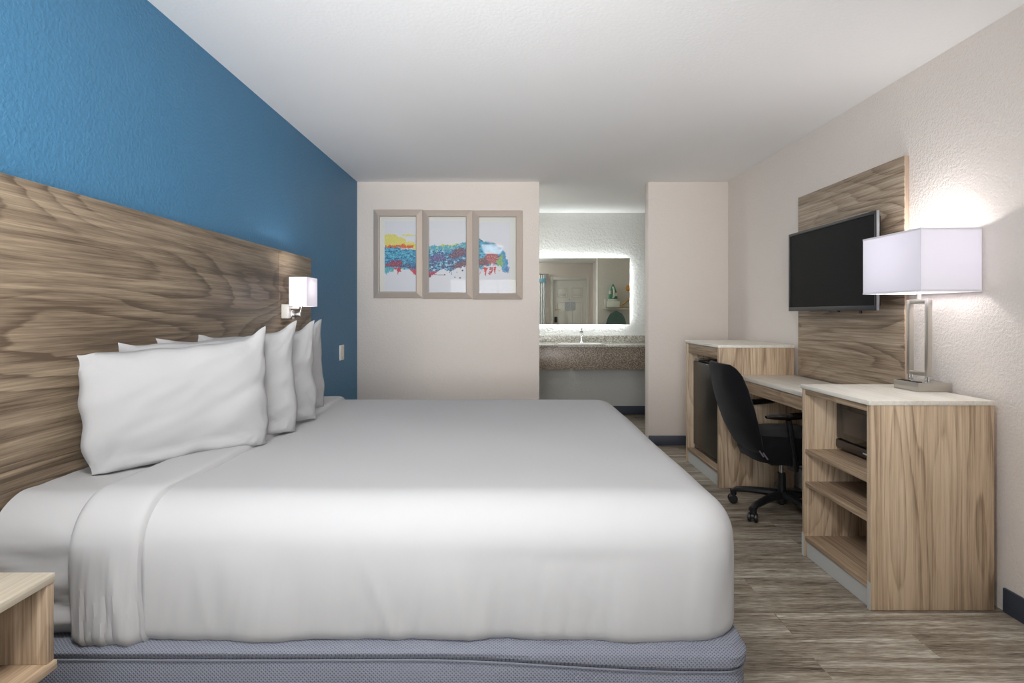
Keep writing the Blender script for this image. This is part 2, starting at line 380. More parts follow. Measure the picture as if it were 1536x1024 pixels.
def shell(x0, x1, y0, y1, zt, zb, off, rt, disp, n_side=110, rb=.05, hem=None, rc=.145, xmax=None):
    """cloth shell over a rounded block, open at the bottom"""
    path = upath(x0, x1 + off, y0 - off, y1 + off, rc, n_side, 14)
    prof = []                      # (inset, z, hang 0..1)
    zt2 = zt + off
    zb2 = zb
    for i in range(7):             # bottom tuck
        a = i / 6 * math.pi / 2; prof.append((rb * (1 - math.sin(a)), zb2 + rb * .9 * (1 - math.cos(a)), 1.0))
    for i in range(1, 17): z = zb2 + rb * .9 + (zt2 - rt - zb2 - rb * .9) * i / 16; prof.append((0, z, 1 - .9 * (i / 16) ** 1.5))
    for i in range(1, 13): a = i / 12 * math.pi / 2; prof.append((rt * (1 - math.cos(a)), zt2 - rt + rt * math.sin(a), .1 * (1 - i / 12)))
    vs = []; n = len(path)
    for k, (ins, z, hang) in enumerate(prof):
        for j, (px, py, nx, ny) in enumerate(path):
            q = Vector((px - nx * ins, py - ny * ins, z)); vs.append(q + disp(q, nx, ny, hang, k, j))
    fs = [(k * n + j, k * n + j + 1, (k + 1) * n + j + 1, (k + 1) * n + j) for k in range(len(prof) - 1) for j in range(n - 1)]
    o = len(vs); rows = n_side + 14 + 1; mcol = n_side
    for r in range(rows):
        ax, ay, anx, any_ = path[r]; bx, by, bnx, bny = path[n - 1 - r]
        A = Vector((ax - anx * rt, ay - any_ * rt, zt2)); B = Vector((bx - bnx * rt, by - bny * rt, zt2))
        for c in range(mcol + 1):
            q = A.lerp(B, c / mcol); vs.append(q + disp(q, 0, 0, 0, 99, c))
    fs += [(o + r * (mcol + 1) + c, o + r * (mcol + 1) + c + 1, o + (r + 1) * (mcol + 1) + c + 1, o + (r + 1) * (mcol + 1) + c) for r in range(rows - 1) for c in range(mcol)]
    mb = MB().add(vs, fs); return mb
def cloth_disp(seed, amp, fx=9, hemamp=.010):
    def f(q, nx, ny, hang, k, j):
        s = q.x if abs(ny) > .7 else q.y + 3
        big = nz(s * 2.2 + seed, q.z * 1.5, seed) * .012 * smooth(0, .3, hang)
        fold = nz(s * fx + seed + q.z * 1.5, q.z * 1.3, seed * 2) * amp * hang
        fold += abs(nz(s * fx * 2.3 + seed - q.z * 3, q.z * 2, seed * 3)) * amp * .7 * hang
        fold += (1 - min(1, abs(nz(s * 3.2 + q.z * .9 + seed, q.z * .8, seed * 5)) * 7)) ** 2 * .006 * hang
        r = Vector((nx, ny, 0)) * (big + fold)
        if hang > .95: r.z += nz(s * 2.6 + seed, 5.5) * hemamp + nz(s * 13 + seed, 2.5) * .003
        if hang < .12: r.z += nz(q.x * 1.6 + seed, q.y * 1.6) * .008 + nz(q.x * 5 + seed, q.y * 5) * .0015
        return r
    return f
bed = thing('bed', (-.38, 2.41, 0), 'king size bed with white sheet and blue grey box spring against the wooden headboard', 'bed')
# box spring
def rrect(x0, x1, y0, y1, r, n=8):
    p = []
    for cx, cy, a0 in ((x1 - r, y1 - r, 0), (x0 + r, y1 - r, 90), (x0 + r, y0 + r, 180), (x1 - r, y0 + r, 270)):
        for i in range(n + 1): a = R(a0 + 90 * i / n); p.append((cx + r * math.cos(a), cy + r * math.sin(a)))
    return p
def dense(p, step=.03):
    out = []
    for i in range(len(p)):
        a = Vector(p[i]); b2 = Vector(p[(i + 1) % len(p)]); n = max(1, int((b2 - a).length / step))
        for k in range(n): out.append(tuple(a.lerp(b2, k / n)))
    return out
def ring(ins, z, r=.07):
    return [Vector((x, y, z)) for x, y in rr2(ins, r)]
def rr2(ins, r):
    base = dense(rrect(BX0, BX1 + .005, BY0 - .018, BY1 + .018, r))
    cx = (BX0 + BX1) / 2; cy = (BY0 + BY1) / 2
    out = []
    for x, y in base:
        lx = (BX1 - BX0) / 2; ly = (BY1 - BY0) / 2
        out.append((cx + (x - cx) * (1 - ins / lx), cy + (y - cy) * (1 - ins / ly)))
    return out
def seamdz(x, y): return nz((x + y) * 1.3, 7) * .010 - .030 * smooth(-.25, .5, x)
rings = []
for ins, z in ((.02, .11), (.004, .118), (0, .13), (-.001, .2), (.0, .27), (.003, .318), (.006, .328), (.003, .334), (-.004, .342), (-.005, .348), (-.001, .355), (.010, .362), (.03, .366), (.2, .366)):
    rg = ring(ins, z)
    for p in rg:
        s = p.x + p.y; 
        if .29 < z < .356: p.z += seamdz(p.x, p.y) * (1 if z < .345 else .4)
        k = 1 + nz(p.x * 3, p.y * 3, z * 8) * .004; p.x = -.38 + (p.x + .38) * k if p.x > 0 else p.x; p.y += nz(p.x * 3, z * 9, 2) * .004
    rings.append(rg)
bs = obj('box_spring', MB().loft(rings), M['ticking'], bed)
seam = [Vector((x, y, .328 + seamdz(x, y))) for x, y in rr2(.001, .07)]
obj('piping', MB().tube(seam, .0026, 6, close=True), M['piping'], bs)
obj('bed_base', MB().box(BX0 + .06, BX1 - .06, BY0 + .06, BY1 - .06, 0, .11, .005), M['black'], bed)
def mat_disp(q, nx, ny, hang, k, j):
    r = Vector((0, 0, 0))
    w_ = 1 - smooth(-1.14, -1.0, q.x)
    if ny < -.5:
        t = q.z * 60 + nz(q.x * 4, q.z * 3) * 3.2 + q.x * 5
        r.y -= (math.sin(t) * .5 + nz(q.x * 3, q.z * 30)) * .016 * w_ * min(1, hang * 2)
    if ny < -.5: r.y -= (1 - min(1, abs(nz(q.x * 1.6 + 3, q.z * 11 + q.x * 2, 8)) * 5)) ** 2 * .012 * w_ * min(1, hang * 2)
    r.z += (.012 + nz(q.x * 3, q.y * 14 + q.x * 5) * .004 + nz(q.x * 2, q.y * 2) * .005) * (1 - smooth(-1.15, -.98, q.x)) * smooth(.12, .0, hang) if hang < .12 else 0
    return r
obj('mattress', shell(BX0, BX1, BY0 + .0, BY1, ZT - .004, ZB + .008, -.008, .11, mat_disp, 120), M['sheet'], bed, merge=True, smooth_ang=80)
# top cover from the fold line to the foot, hanging on three sides
FX = -.955
cov = shell(FX, BX1, BY0, BY1, ZT, ZB, .004, .125, cloth_disp(3.1, .011), 130)
cover = obj('bed_sheet', cov, M['sheet'], merge=True, smooth_ang=80); tag(cover, 'smooth white top sheet covering the king bed, folded over near the pillows', 'bed sheet')
so = cover.modifiers.new('thick', 'SOLIDIFY'); so.thickness = .004; so.offset = -1
# folded band (strip across the bed), thick with rounded edges
def section(off, rt=.125, rb=.05, n=260):
    y0, y1, zt, zb = BY0 - off, BY1 + off, ZT + off, ZB
    pts = []
    for i in range(7): a = i / 6 * math.pi / 2; pts.append((y0 + rb * (1 - math.sin(a)), zb + rb * .9 * (1 - math.cos(a)), 0, -1))
    N = 26
    for i in range(1, N + 1): pts.append((y0, zb + rb * .9 + (zt - rt - zb - rb * .9) * i / N, 0, -1))
    for i in range(1, 13): a = i / 12 * math.pi / 2; pts.append((y0 + rt * (1 - math.cos(a)), zt - rt + rt * math.sin(a), 0, 0))
    half = [(p[0], p[1]) for p in pts]
    top = [(y0 + rt + (y1 - y0 - 2 * rt) * i / 60, zt) for i in range(1, 60)]
    return half + top + [(y0 + y1 - y, z) for y, z in reversed(half)]
lo, hi = section(.001), section(.021)
nU = 30
XB0, XB1 = -1.135, -.945
vs = []; n = len(lo)
for i in range(nU + 1):
    u = i / nU; x = XB0 + (XB1 - XB0) * u
    e = min(1, math.sqrt(max(0, 1 - (abs(u - .5) * 2) ** 8)))
    for j in range(n):
        y = lo[j][0] + (hi[j][0] - lo[j][0]) * e; z = lo[j][1] + (hi[j][1] - lo[j][1]) * e
        hang = 1 - smooth(.42, .66, z)
        side = 1 if y > 2.4 else -1
        xw = x + (nz(j * .05, side * 3 + 4) * .012) + (.012 * math.sin(z * 9) if hang > 0 else 0) * hang
        y += side * (nz(u * 5 + z * 2.2, z * 1.2, 4) * .014 + abs(nz(u * 11 - z * 4, z * 1.4, 9)) * .008) * hang * (1 if .05 < u < .95 else .4)
        if j < 3 or j > n - 4: z += nz(u * 4, 3.3) * .012 - .004
        if hang < .1: z += nz(x * 8, y * 1.5) * .002
        vs.append(Vector((xw, y, z)))
fs = [(i * n + j, i * n + j + 1, (i + 1) * n + j + 1, (i + 1) * n + j) for i in range(nU) for j in range(n - 1)]
bd = obj('folded_band', MB().add(vs, fs), M['sheet'], cover)

# pillows
def pillow_mb(Wd, Hd, Td, seed, blunt=1):
    mb = MB(); NU, NV = 56, 40
    def f(u, v, side):
        a = u * 2 - 1; b2 = v * 2 - 1
        ear = (abs(a) * abs(b2)) ** 5
        x = a * Wd / 2 * (1 - .045 * (1 - b2 * b2) + .02 * ear); z = b2 * Hd / 2 * (1 - .035 * (1 - a * a) + .05 * ear)
        t = max(0, (1 - abs(a) ** 3.2)) ** .55 * max(0, (1 - abs(b2) ** 3.2)) ** .55
        y = side * Td / 2 * t
        edge = smooth(0.0, .35, 1 - max(abs(a), abs(b2)))
        # creases radiating from the corners
        ang = math.atan2(1 - abs(b2) + .02, 1 - abs(a) + .02)
        cr = nz(ang * 9 + seed, (a > 0) * 5 + (b2 > 0) * 9, side * 3) * .010 * smooth(1.15, .2, (1 - abs(a)) + (1 - abs(b2))) * min(1, t * 3)
        cr += nz(x * 6 + seed, z * 9, side) * .006 * t + nz(x * 3 + z * 4 + seed, z * 22 - x * 9, side) * .004 * t + nz(x * 9 - z * 14 + seed, z * 5, side + 3) * .004 * t
        y += side * cr
        if t < 1e-6: y = nz(x * 7 + seed, z * 7) * .012 * 1
        else: y += nz(x * 7 + seed, z * 7) * .012 * (1 - t)
        z = -Hd / 2 + (z + Hd / 2) * (.90 + .02 * u); z += .038 * smooth(.84, 1, u) ** 1.3 * smooth(.72, 1, v) - .014 * blunt * smooth(.10, 0, u) * smooth(.80, 1, v); x += .012 * smooth(.14, 0, u) * smooth(.82, 1, v)
        x -= a * .035 * smooth(.35, 0, v) ** 2
        if v < .12: y += side * .028 * (1 - v / .12) * (1 - abs(a) ** 6)
        x += nz(b2 * 3 + seed, a * .5) * .012; z += nz(a * 3 + seed, b2 * .5, 4) * .010
        return Vector((x, y, z))
    mb.grid(lambda u, v: f(u, v, -1), NU, NV); mb.grid(lambda u, v: f(1 - u, v, 1), NU, NV)
    return mb
pl = [((-1.31, 1.72), (-.925, 2.17)), ((-1.31, 1.92), (-.90, 2.39)), ((-1.31, 2.125), (-.90, 2.63)), ((-1.31, 2.40), (-.965, 2.94))]
plab = ['white pillow nearest the camera, showing its whole broad face', 'second white pillow, showing only a strip behind the nearest pillow',
        'third white pillow, between the second pillow and the farthest one', 'farthest white pillow, in front of the blue wall with a bent top corner']
for i, (a, b2) in enumerate(pl):
    a = Vector(a); b2 = Vector(b2); d2 = b2 - a; L = d2.length * 1.02
    Hd = .42 if i == 0 else .437
    mb = pillow_mb(L, Hd, .125, i * 7.3 + 1, 1 if i == 0 else -.4)
    # local x along a->b, local y normal away from the headboard is -y side -> face toward camera
    ex = Vector((d2.x, d2.y, 0)).normalized(); ez = Vector((0, 0, 1)); ny = ez.cross(ex)
    lean = R(7)
    rot = Matrix((ex, ny, ez)).transposed().to_4x4()
    Mx = Matrix.Translation(Vector(((a.x + b2.x) / 2, (a.y + b2.y) / 2, ZT + .008 + Hd / 2 * .98))) @ rot @ Matrix.Rotation(-lean * .6, 4, 'X') @ Matrix.Rotation(R(-2.0), 4, 'Y')
    mb.rot(Mx)
    for k, v in enumerate(mb.v):     # let the lower edge settle on the mattress
        if v[2] < ZT + .004: mb.v[k] = (v[0], v[1], ZT + .004 + (v[2] - ZT - .004) * .15)
    tag(obj('pillow', mb, M['pillow'], merge=True, smooth_ang=70), plab[i], 'pillow', 'pillows along the headboard')

# ------------------------------------------------------------------ headboard, sconce, nightstand, switch
hb = thing('headboard', (XL + .02, 2.4, .42), 'long dark walnut headboard panel mounted on the blue wall', 'headboard')
obj('main_panel', MB().box(XL + .001, XL + .04, .88, 3.368, .42, 1.6, .002), M['hb'], hb)
obj('side_panel', MB().box(XL + .001, XL + .04, 3.371, 3.92, .42, 1.6, .002), M['hb'], hb)

sc = thing('wall_sconce', (-1.30, 3.445, 1.15), 'small lit wall sconce with square white shade on the far end of the headboard', 'wall lamp')
def boxshade(x0, x1, y0, y1, z0, z1, t=.002):
    mb = MB()
    mb.box(x0, x1, y0, y0 + t, z0, z1).box(x0, x1, y1 - t, y1, z0, z1).box(x0, x0 + t, y0 + t, y1 - t, z0, z1).box(x1 - t, x1, y0 + t, y1 - t, z0, z1)
    return mb
sx0, sx1, sy0, sy1, sz0, sz1 = -1.305, -1.20, 3.355, 3.54, 1.263, 1.437
obj('shade', boxshade(sx0, sx1, sy0, sy1, sz0, sz1), M['sconceshade'], sc)
obj('backplate', MB().box(-1.369, -1.325, 3.40, 3.44, 1.19, 1.275, .004).box(-1.327, -1.27, 3.41, 3.43, 1.248, 1.262, .003), M['white'], sc)
obj('bracket', MB().box(-1.35, -1.275, 3.45, 3.475, 1.20, 1.225, .004).cyl((-1.28, 3.4625, 1.21), (-1.255, 3.4625, 1.33), .007).box(-1.355, -1.32, 3.442, 3.483, 1.185, 1.24, .003), M['chrome'], sc)
obj('lamp_bulb', MB().lathe((-1.255, 3.45, 1.29), [(.008, 0), (.012, .01), (.02, .03), (.022, .045), (.015, .062), (.002, .068)], 16), glow('bulb glow', (1, .95, .9, 1), 8), sc)

ns = thing('nightstand', (-1.19, 1.02, .42), 'floating open nightstand with pale top beside the near side of the bed', 'nightstand')
NX0, NX1, NY0, NY1 = -1.369, -1.02, .72, 1.273
obj('top', MB().box(NX0, NX1, NY0, NY1, .619, .639, .0015), M['paleg'], ns)
obj('side_panel', MB().box(NX0, NX1 - .002, NY1 - .022, NY1 - .001, .444, .6188, .001), M['nside'], ns)
obj('side_panel', MB().box(NX0, NX1 - .002, NY0, NY0 + .022, .444, .6188, .001), M['nside'], ns)
obj('bottom_shelf', MB().box(NX0, NX1 + .004, NY0, NY1 + .001, .424, .4438, .0015), M['horiz'], ns)
obj('back_panel', MB().box(NX0, NX0 + .012, NY0 + .022, NY1 - .022, .444, .6188), M['nside'], ns)

wp = thing('outlet_plate', (XL, 4.745, .83), 'white wall plate low on the blue wall beyond the pillows', 'wall plate')
obj('plate', MB().box(XL, XL + .012, 4.69, 4.80, .83, .957, .004), M['white'], wp)
for z in (.848, .939): obj('screw', MB().cyl((XL + .010, 4.745, z), (XL + .0135, 4.745, z), .005), M['nickel'], wp)

# ------------------------------------------------------------------ pictures
def cpx(cx): return (540 + cx / 5.908 - VX) / 161.9
def cpz(cy): return CH + (VY - (300 + cy / 5.908)) / 161.9
def interp(x, pts):
    if x <= pts[0][0]: return pts[0][1]
    for (a, b1), (c, d1) in zip(pts, pts[1:]):
        if x <= c: return b1 + (d1 - b1) * (x - a) / (c - a)
    return pts[-1][1]
UP = [(220, 408), (300, 412), (380, 418), (430, 425), (500, 432), (560, 420), (615, 398), (680, 405), (740, 400), (800, 402), (860, 398), (930, 378), (1000, 372), (1050, 352), (1080, 350), (1130, 372), (1200, 388), (1250, 410), (1290, 470), (1315, 580), (1330, 690)]
LO = [(220, 650), (250, 640), (300, 625), (335, 620), (380, 612), (440, 615), (500, 655), (560, 665), (615, 690), (660, 660), (700, 630), (740, 612), (800, 640), (850, 615), (930, 585), (1040, 592), (1100, 590), (1160, 575), (1215, 572), (1240, 590), (1270, 625), (1315, 645), (1330, 600)]
def blob(x, y, cx, cy, rx, ry, ang=0):
    dx, dy = x - cx, y - cy; c, s = math.cos(ang), math.sin(ang); u, v = (dx * c + dy * s) / rx, (-dx * s + dy * c) / ry
    return u * u + v * v
def fb(x, y, sd, o=4):
    r = 0; a = 1
    for i in range(o): r += nz(x, y, sd + i * 7) * a; x *= 2; y *= 2; a *= .55
    return r
def artcol(cx, cy):
    paper = (214, 216, 222); c = paper
    w1 = fb(cx / 40, cy / 40, 1); w2 = fb(cx / 40, cy / 40, 11)
    w3 = fb(cx / 14, cy / 12, 51, 3); w4 = fb(cx / 14, cy / 12, 61, 3)
    x = cx + w1 * 18 + w3 * 9; y = cy + w2 * 14 + w4 * 8
    fine = fb(cx / 9, cy / 9, 21, 3)
    up = interp(x, UP) + fine * 9; lo = interp(x, LO) + fine * 8
    # yellow wash, left print
    if cx < 560:
        yt = interp(x, [(220, 305), (270, 300), (320, 308), (345, 330), (400, 350), (450, 372), (500, 385)])
        if yt + fine * 6 < y < up + 6: c = (214, 206, 100) if fine < .2 else (222, 216, 140)
        if 380 < x < 520 and abs(y - 313 - (x - 380) * .02) < 7 + fine * 3: c = (216, 214, 110)
        if 225 < x < 480 and abs(y - interp(x, [(225, 418), (310, 414), (380, 412), (470, 416)])) < 14 + fine * 8: c = (206, 92, 44)
    if 690 < x < 870 and up - 6 < y < up + 24 + fine * 10: c = (206, 208, 90)
    if up + (14 if cx < 560 else 4) < y < lo:
        t = (y - up) / max(1, lo - up)
        n1 = fb(cx / 26, cy / 15, 31); n2 = fb(cx / 60, cy / 24, 41)
        c = (34, 148, 186)
        if n1 > .18: c = (92, 186, 210)
        elif n1 < -.2: c = (28, 92, 142)
        if cx < 560 and t > .55 and n2 > -.1: c = (36, 110, 160)
        if 620 < cx < 960:
            if n2 < .02 and t > .25: c = (52, 74, 132)
            if n1 < -.1 and t > .4: c = (64, 66, 110)
            if n1 > .32: c = (176, 214, 224)
            if t < .2: c = (70, 160, 186) if n1 < .2 else (150, 200, 170)
        if blob(x, y, 870, 470, 75, 42, -.3) < 1 + n1: c = (86, 58, 84) if fine < .15 else (120, 84, 100)
        if blob(x, y, 690, 515, 60, 30) < 1 + n1: c = (92, 74, 134)
        if blob(x, y, 900, 570, 90, 26, -.35) < 1 + n1: c = (104, 70, 80)
        if blob(x, y, 310, 565, 75, 24, -.15) < 1 + n1 * .6: c = (140, 50, 74)
        if blob(x, y, 440, 590, 90, 14, .1) < 1 + n1 * .8: c = (70, 72, 110)
        if blob(x, y, 470, 640, 40, 30, .6) < 1: c = (186, 52, 76)
        if blob(x, y, 640, 655, 70, 24, .0) < 1 + n1 * .6: c = (170, 52, 84)
        if cx < 400 and y > 598 and fine > -.3: c = (106, 190, 160) if n1 > 0 else (90, 170, 200)
        if cx > 1040:
            if blob(x, y, 1170, 520, 62, 52) < 1 + n1 * .7: c = (164, 74, 74) if fine < .2 else (196, 120, 110)
            if blob(x, y, 1085, 550, 60, 30) < 1 + n1 * .7: c = (110, 66, 66)
            if blob(x, y, 1245, 540, 22, 55, .2) < 1 + n1 * .4: c = (120, 180, 96)
            if x > 1262: c = (52, 140, 184)
        if fb(cx / 5, cy / 4, 71, 2) > .42 and t > .12: c = (150, 204, 220) if c[2] > c[0] else (196, 150, 160)
        if fb(cx / 6, cy / 5, 81, 2) < -.45: c = (30, 62, 104)
        if fine > .55: c = tuple(min(255, int(k * .5 + 115)) for k in c)
        if fine < -.6: c = tuple(int(k * .55) for k in c)
    # red spikes and drips below the band
    for sx_, sy_, w_, h_, col in ((345, 600, 30, 62, (190, 54, 76)), (490, 620, 34, 50, (190, 54, 76)), (612, 660, 14, 50, (120, 50, 80)), (1082, 590, 26, 44, (72, 160, 190)),
                                  (1112, 600, 16, 72, (196, 50, 60)), (1160, 590, 14, 70, (190, 60, 66)), (1192, 585, 16, 84, (200, 46, 60)), (1068, 640, 7, 14, (196, 50, 60)),
                                  (1280, 590, 26, 55, (86, 150, 190)), (1302, 600, 14, 50, (60, 110, 160)), (1160, 596, 10, 18, (60, 150, 180)), (1232, 618, 8, 14, (220, 180, 90)), (245, 632, 24, 26, (70, 170, 200))):
        if sy_ <= y <= sy_ + h_ and abs(x - sx_) < w_ * (1 - ((y - sy_) / h_) ** 1.3) * (1 + fine * .4): c = col
    if 660 < cx < 760 and abs(cy - 662 - (cx - 660) * .02) < 2: c = (90, 70, 90)
    for dx_, dy_, r_ in ((812, 656, 5), (842, 684, 6), (888, 690, 7), (795, 640, 4), (910, 625, 8), (860, 640, 4), (752, 662, 6), (1138, 650, 4)):
        if (cx - dx_) ** 2 + (cy - dy_) ** 2 < r_ * r_: c = (70, 74, 100)
    return c
m, nt, b = newmat('printed abstract art'); g = G(nt)
at = g.n('ShaderNodeAttribute', attribute_name='ink'); g.l(at.outputs[0], b.inputs['Base Color']); b.inputs['Roughness'].default_value = .5; M['art'] = m
M['matboard'] = plain('cream mat board', rgb(222, 222, 216), .8)
frames = [(125, 557, 180, 500, 88, 868, 150, 812, 'left'), (559, 999, 615, 941, 92, 874, 152, 818, 'middle'), (1002, 1440, 1057, 1380, 95, 880, 155, 824, 'right')]
arts = [(222, 500, 190, 812), (615, 941, 188, 818), (1057, 1330, 200, 824)]
pdesc = {'left': 'silver framed abstract print with a yellow splash, leftmost of three', 'middle': 'silver framed abstract print with purple and blue, between the other two', 'right': 'silver framed abstract print with red drips, rightmost of three'}
for (ox0, ox1, ix0, ix1, oy0, oy1, iy0, iy1, nm), (ax0, ax1, ay0, ay1) in zip(frames, arts):
    X0, X1, I0, I1 = cpx(ox0), cpx(ox1), cpx(ix0), cpx(ix1); Z1, Z0, J1, J0 = cpz(oy0), cpz(oy1), cpz(iy0), cpz(iy1)
    root = thing('framed_picture', ((X0 + X1) / 2, YB - .005, Z0), pdesc[nm], 'picture', 'row of three framed prints')
    yb = YB - .003
    def rr(x0, x1, z0, z1, y): return [Vector((x0, y, z0)), Vector((x1, y, z0)), Vector((x1, y, z1)), Vector((x0, y, z1))]
    e = .004
    rings = [rr(X0 + e, X1 - e, Z0 + e, Z1 - e, yb), rr(X0, X1, Z0, Z1, yb - .004), rr(X0, X1, Z0, Z1, yb - .018), rr(X0 + e, X1 - e, Z0 + e, Z1 - e, yb - .022),
             rr(I0 - .008, I1 + .008, J0 - .008, J1 + .008, yb - .042), rr(I0 - .004, I1 + .004, J0 - .004, J1 + .004, yb - .040), rr(I0, I1, J0, J1, yb - .030), rr(I0, I1, J0, J1, yb)]
    obj('frame', MB().loft(rings, cap=False, close=True), M['champ'], root, smooth_ang=20)
    obj('mat', MB().box(I0 - .002, I1 + .002, yb - .012, yb - .004, J0 - .002, J1 + .002), M['matboard'], root)
    A0, A1, B1, B0 = cpx(ax0), cpx(ax1), cpz(ay0), cpz(ay1)
    nu, nv = int((ax1 - ax0) / 1.9), int((ay1 - ay0) / 2.1)
    mb = MB().grid(lambda u, v: Vector((A0 + (A1 - A0) * u, yb - .0135, B0 + (B1 - B0) * v)), nu, nv)
    o = obj('print', mb, M['art'], root)
    ca = o.data.color_attributes.new('ink', 'FLOAT_COLOR', 'POINT')
    buf = []
    for j in range(nv + 1):
        for i in range(nu + 1):
            q = artcol(ax0 + (ax1 - ax0) * i / nu, ay1 + (ay0 - ay1) * j / nv); buf += [lin(q[0]), lin(q[1]), lin(q[2]), 1.0]
    ca.data.foreach_set('color', buf)
    obj('glass', MB().box(I0, I1, yb - .0205, yb - .018, J0, J1), M['glass'], root)

# ------------------------------------------------------------------ vanity
M['warmcounter'] = M['stone']
vn = thing('vanity_counter', (.7, 6.6, .595), 'speckled stone vanity counter with deep apron below the lit mirror', 'vanity')
VX0, VX1 = -.599, XR - .001
obj('countertop', MB().box(VX0, .55, 6.32, YV - .001, .845, .87, .004).box(1.08, VX1, 6.32, YV - .001, .845, .87, .004).box(.55, 1.08, 6.32, 6.42, .845, .87).box(.55, 1.08, 6.74, YV - .001, .845, .87), M['stonetop'], vn)
obj('apron', MB().box(VX0, VX1, 6.335, 6.355, .595, .845, .003), M['stone'], vn)
obj('backsplash', MB().box(VX0, VX1, YV - .021, YV - .001, .87, .955, .003), M['stonetop'], vn)
bw = []
for i in range(9):
    t = i / 8; w_ = .262 * (1 - .5 * t ** 3); h_ = .158 * (1 - .5 * t ** 3); z = .872 - .12 * math.sin(t * math.pi / 2)
    bw.append([Vector((x, y, z)) for x, y in rrect(.815 - w_, .815 + w_, 6.58 - h_, 6.58 + h_, .1)])
sk = MB().loft(bw, cap=False); n = len(bw[0]); sk.f.append(tuple(8 * n + j for j in range(n)))
obj('sink_basin', sk, M['sink'], vn)
fc = thing('faucet', ((872 - VX) / 126, 6.775, .87), 'chrome single handle faucet on the vanity counter', 'faucet')
fx = (872 - VX) / 125.5
obj('spout', MB().lathe((fx, 6.775, .8705), [(.028, 0), (.028, .006), (.02, .012), (.019, .11), (.017, .115)], 24).tube([(fx, 6.775, .965), (fx, 6.72, .975), (fx, 6.66, .965), (fx, 6.645, .95)], .012, 12), M['chrome'], fc)
obj('handle', MB().lathe((fx, 6.775, .985), [(.018, 0), (.021, .008), (.021, .028), (.015, .034)], 20).tube([(fx, 6.775, 1.012), (fx, 6.74, 1.03), (fx, 6.72, 1.038)], .006, 8), M['chrome'], fc)
MX0, MX1, MZ0, MZ1 = -.06, (943.5 - VX) / 123.8, CH - (486.5 - VY) / 123.8, CH + (VY - 387.5) / 123.8
mr = thing('backlit_mirror', ((MX0 + MX1) / 2, YV, MZ0), 'rectangular backlit mirror glowing on the vanity wall', 'mirror')
obj('mirror_glass', MB().box(MX0, MX1, YV - .05, YV - .045, MZ0, MZ1), M['mirror'], mr)
obj('mirror_housing', MB().box(MX0 + .05, MX1 - .05, YV - .045, YV - .001, MZ0 + .05, MZ1 - .05), M['white'], mr)
led = MB()
for a in ((MX0 + .03, MX1 - .03, MZ0 + .03, MZ0 + .049), (MX0 + .03, MX1 - .03, MZ1 - .049, MZ1 - .03), (MX0 + .03, MX0 + .049, MZ0 + .05, MZ1 - .05), (MX1 - .049, MX1 - .03, MZ0 + .05, MZ1 - .05)):
    led.box(a[0], a[1], YV - .044, YV - .012, a[2], a[3])
obj('light_strip', led, M['led'], mr)

# items on the rear face of the partition, visible only in the mirror
yp = YB + T
rk = thing('iron_rack', (1.5, yp, 1.27), 'white wall rack holding the iron behind the partition, seen in the mirror', 'rack')
obj('rail', MB().cyl((1.36, yp + .05, 1.285), (2.0, yp + .05, 1.285), .010).cyl((1.40, yp, 1.285), (1.40, yp + .05, 1.285), .007).cyl((1.97, yp, 1.285), (1.97, yp + .05, 1.285), .007), M['white'], rk)
obj('holder', MB().box(1.41, 1.59, yp + .001, yp + .10, 1.305, 1.40, .01).box(1.44, 1.56, yp + .001, yp + .09, 1.40, 1.43, .008).box(1.385, 1.405, yp + .001, yp + .06, 1.30, 1.42, .004), M['white'], rk)
ir = thing('steam_iron', (1.5, yp + .06, 1.43), 'green and white steam iron standing upright on the white rack, seen in the mirror', 'iron')
ib = []
for i in range(14):
    t = i / 13; w_ = .062 * (1 - t ** 2.2) + .004; ib.append([Vector((1.50 + w_ * math.cos(a * math.pi / 8), yp + .05 + .028 * (1 - t * .5) * math.sin(a * math.pi / 8), 1.431 + .22 * t)) for a in range(16)])
obj('iron_body', MB().loft(ib), M['green'], ir)
obj('iron_handle', MB().tube([(1.50, yp + .08, 1.45), (1.50, yp + .125, 1.47), (1.50, yp + .125, 1.56), (1.50, yp + .07, 1.60)], .014, 10).cyl((1.455, yp + .085, 1.50), (1.455, yp + .085, 1.55), .02).cyl((1.545, yp + .085, 1.47), (1.545, yp + .085, 1.52), .02), M['white'], ir)
brd = thing('ironing_board', (1.53, yp + .13, .02), 'grey green ironing board hung upright with its rounded nose up, seen in the mirror', 'ironing board')
bo = []
for i in range(30):
    t = i / 29; z = .10 + 1.16 * t; w_ = .15 * (1 - max(0, (t - .72) / .28) ** 2.4) ** .5 + .002; bo.append([Vector((1.535 + s1 * w_, yp + .115 + s2 * .012, z)) for s1, s2 in ((-1, -1), (1, -1), (1, 1), (-1, 1))])
obj('board_cover', MB().loft(bo), M['boardfab'], brd)
obj('folded_legs', MB().tube([(1.47, yp + .145, .02), (1.50, yp + .145, .95)], .011).tube([(1.60, yp + .145, .02), (1.57, yp + .145, .95)], .011).tube([(1.42, yp + .145, .02), (1.65, yp + .145, .02)], .011), M['nickel'], brd)
hg = thing('clothes_hanger', (1.79, yp + .05, 1.30), 'pale wooden clothes hanger on the wall rack, seen in the mirror', 'hanger')
obj('hanger_arms', MB().tube([(1.565, yp + .075, 1.31), (1.60, yp + .075, 1.325), (1.70, yp + .075, 1.40), (1.79, yp + .075, 1.455), (1.88, yp + .075, 1.40), (1.975, yp + .075, 1.325), (2.005, yp + .075, 1.31)], .014, 10).tube([(1.60, yp + .075, 1.32), (1.975, yp + .075, 1.32)], .007, 8), M['hangwood'], hg)
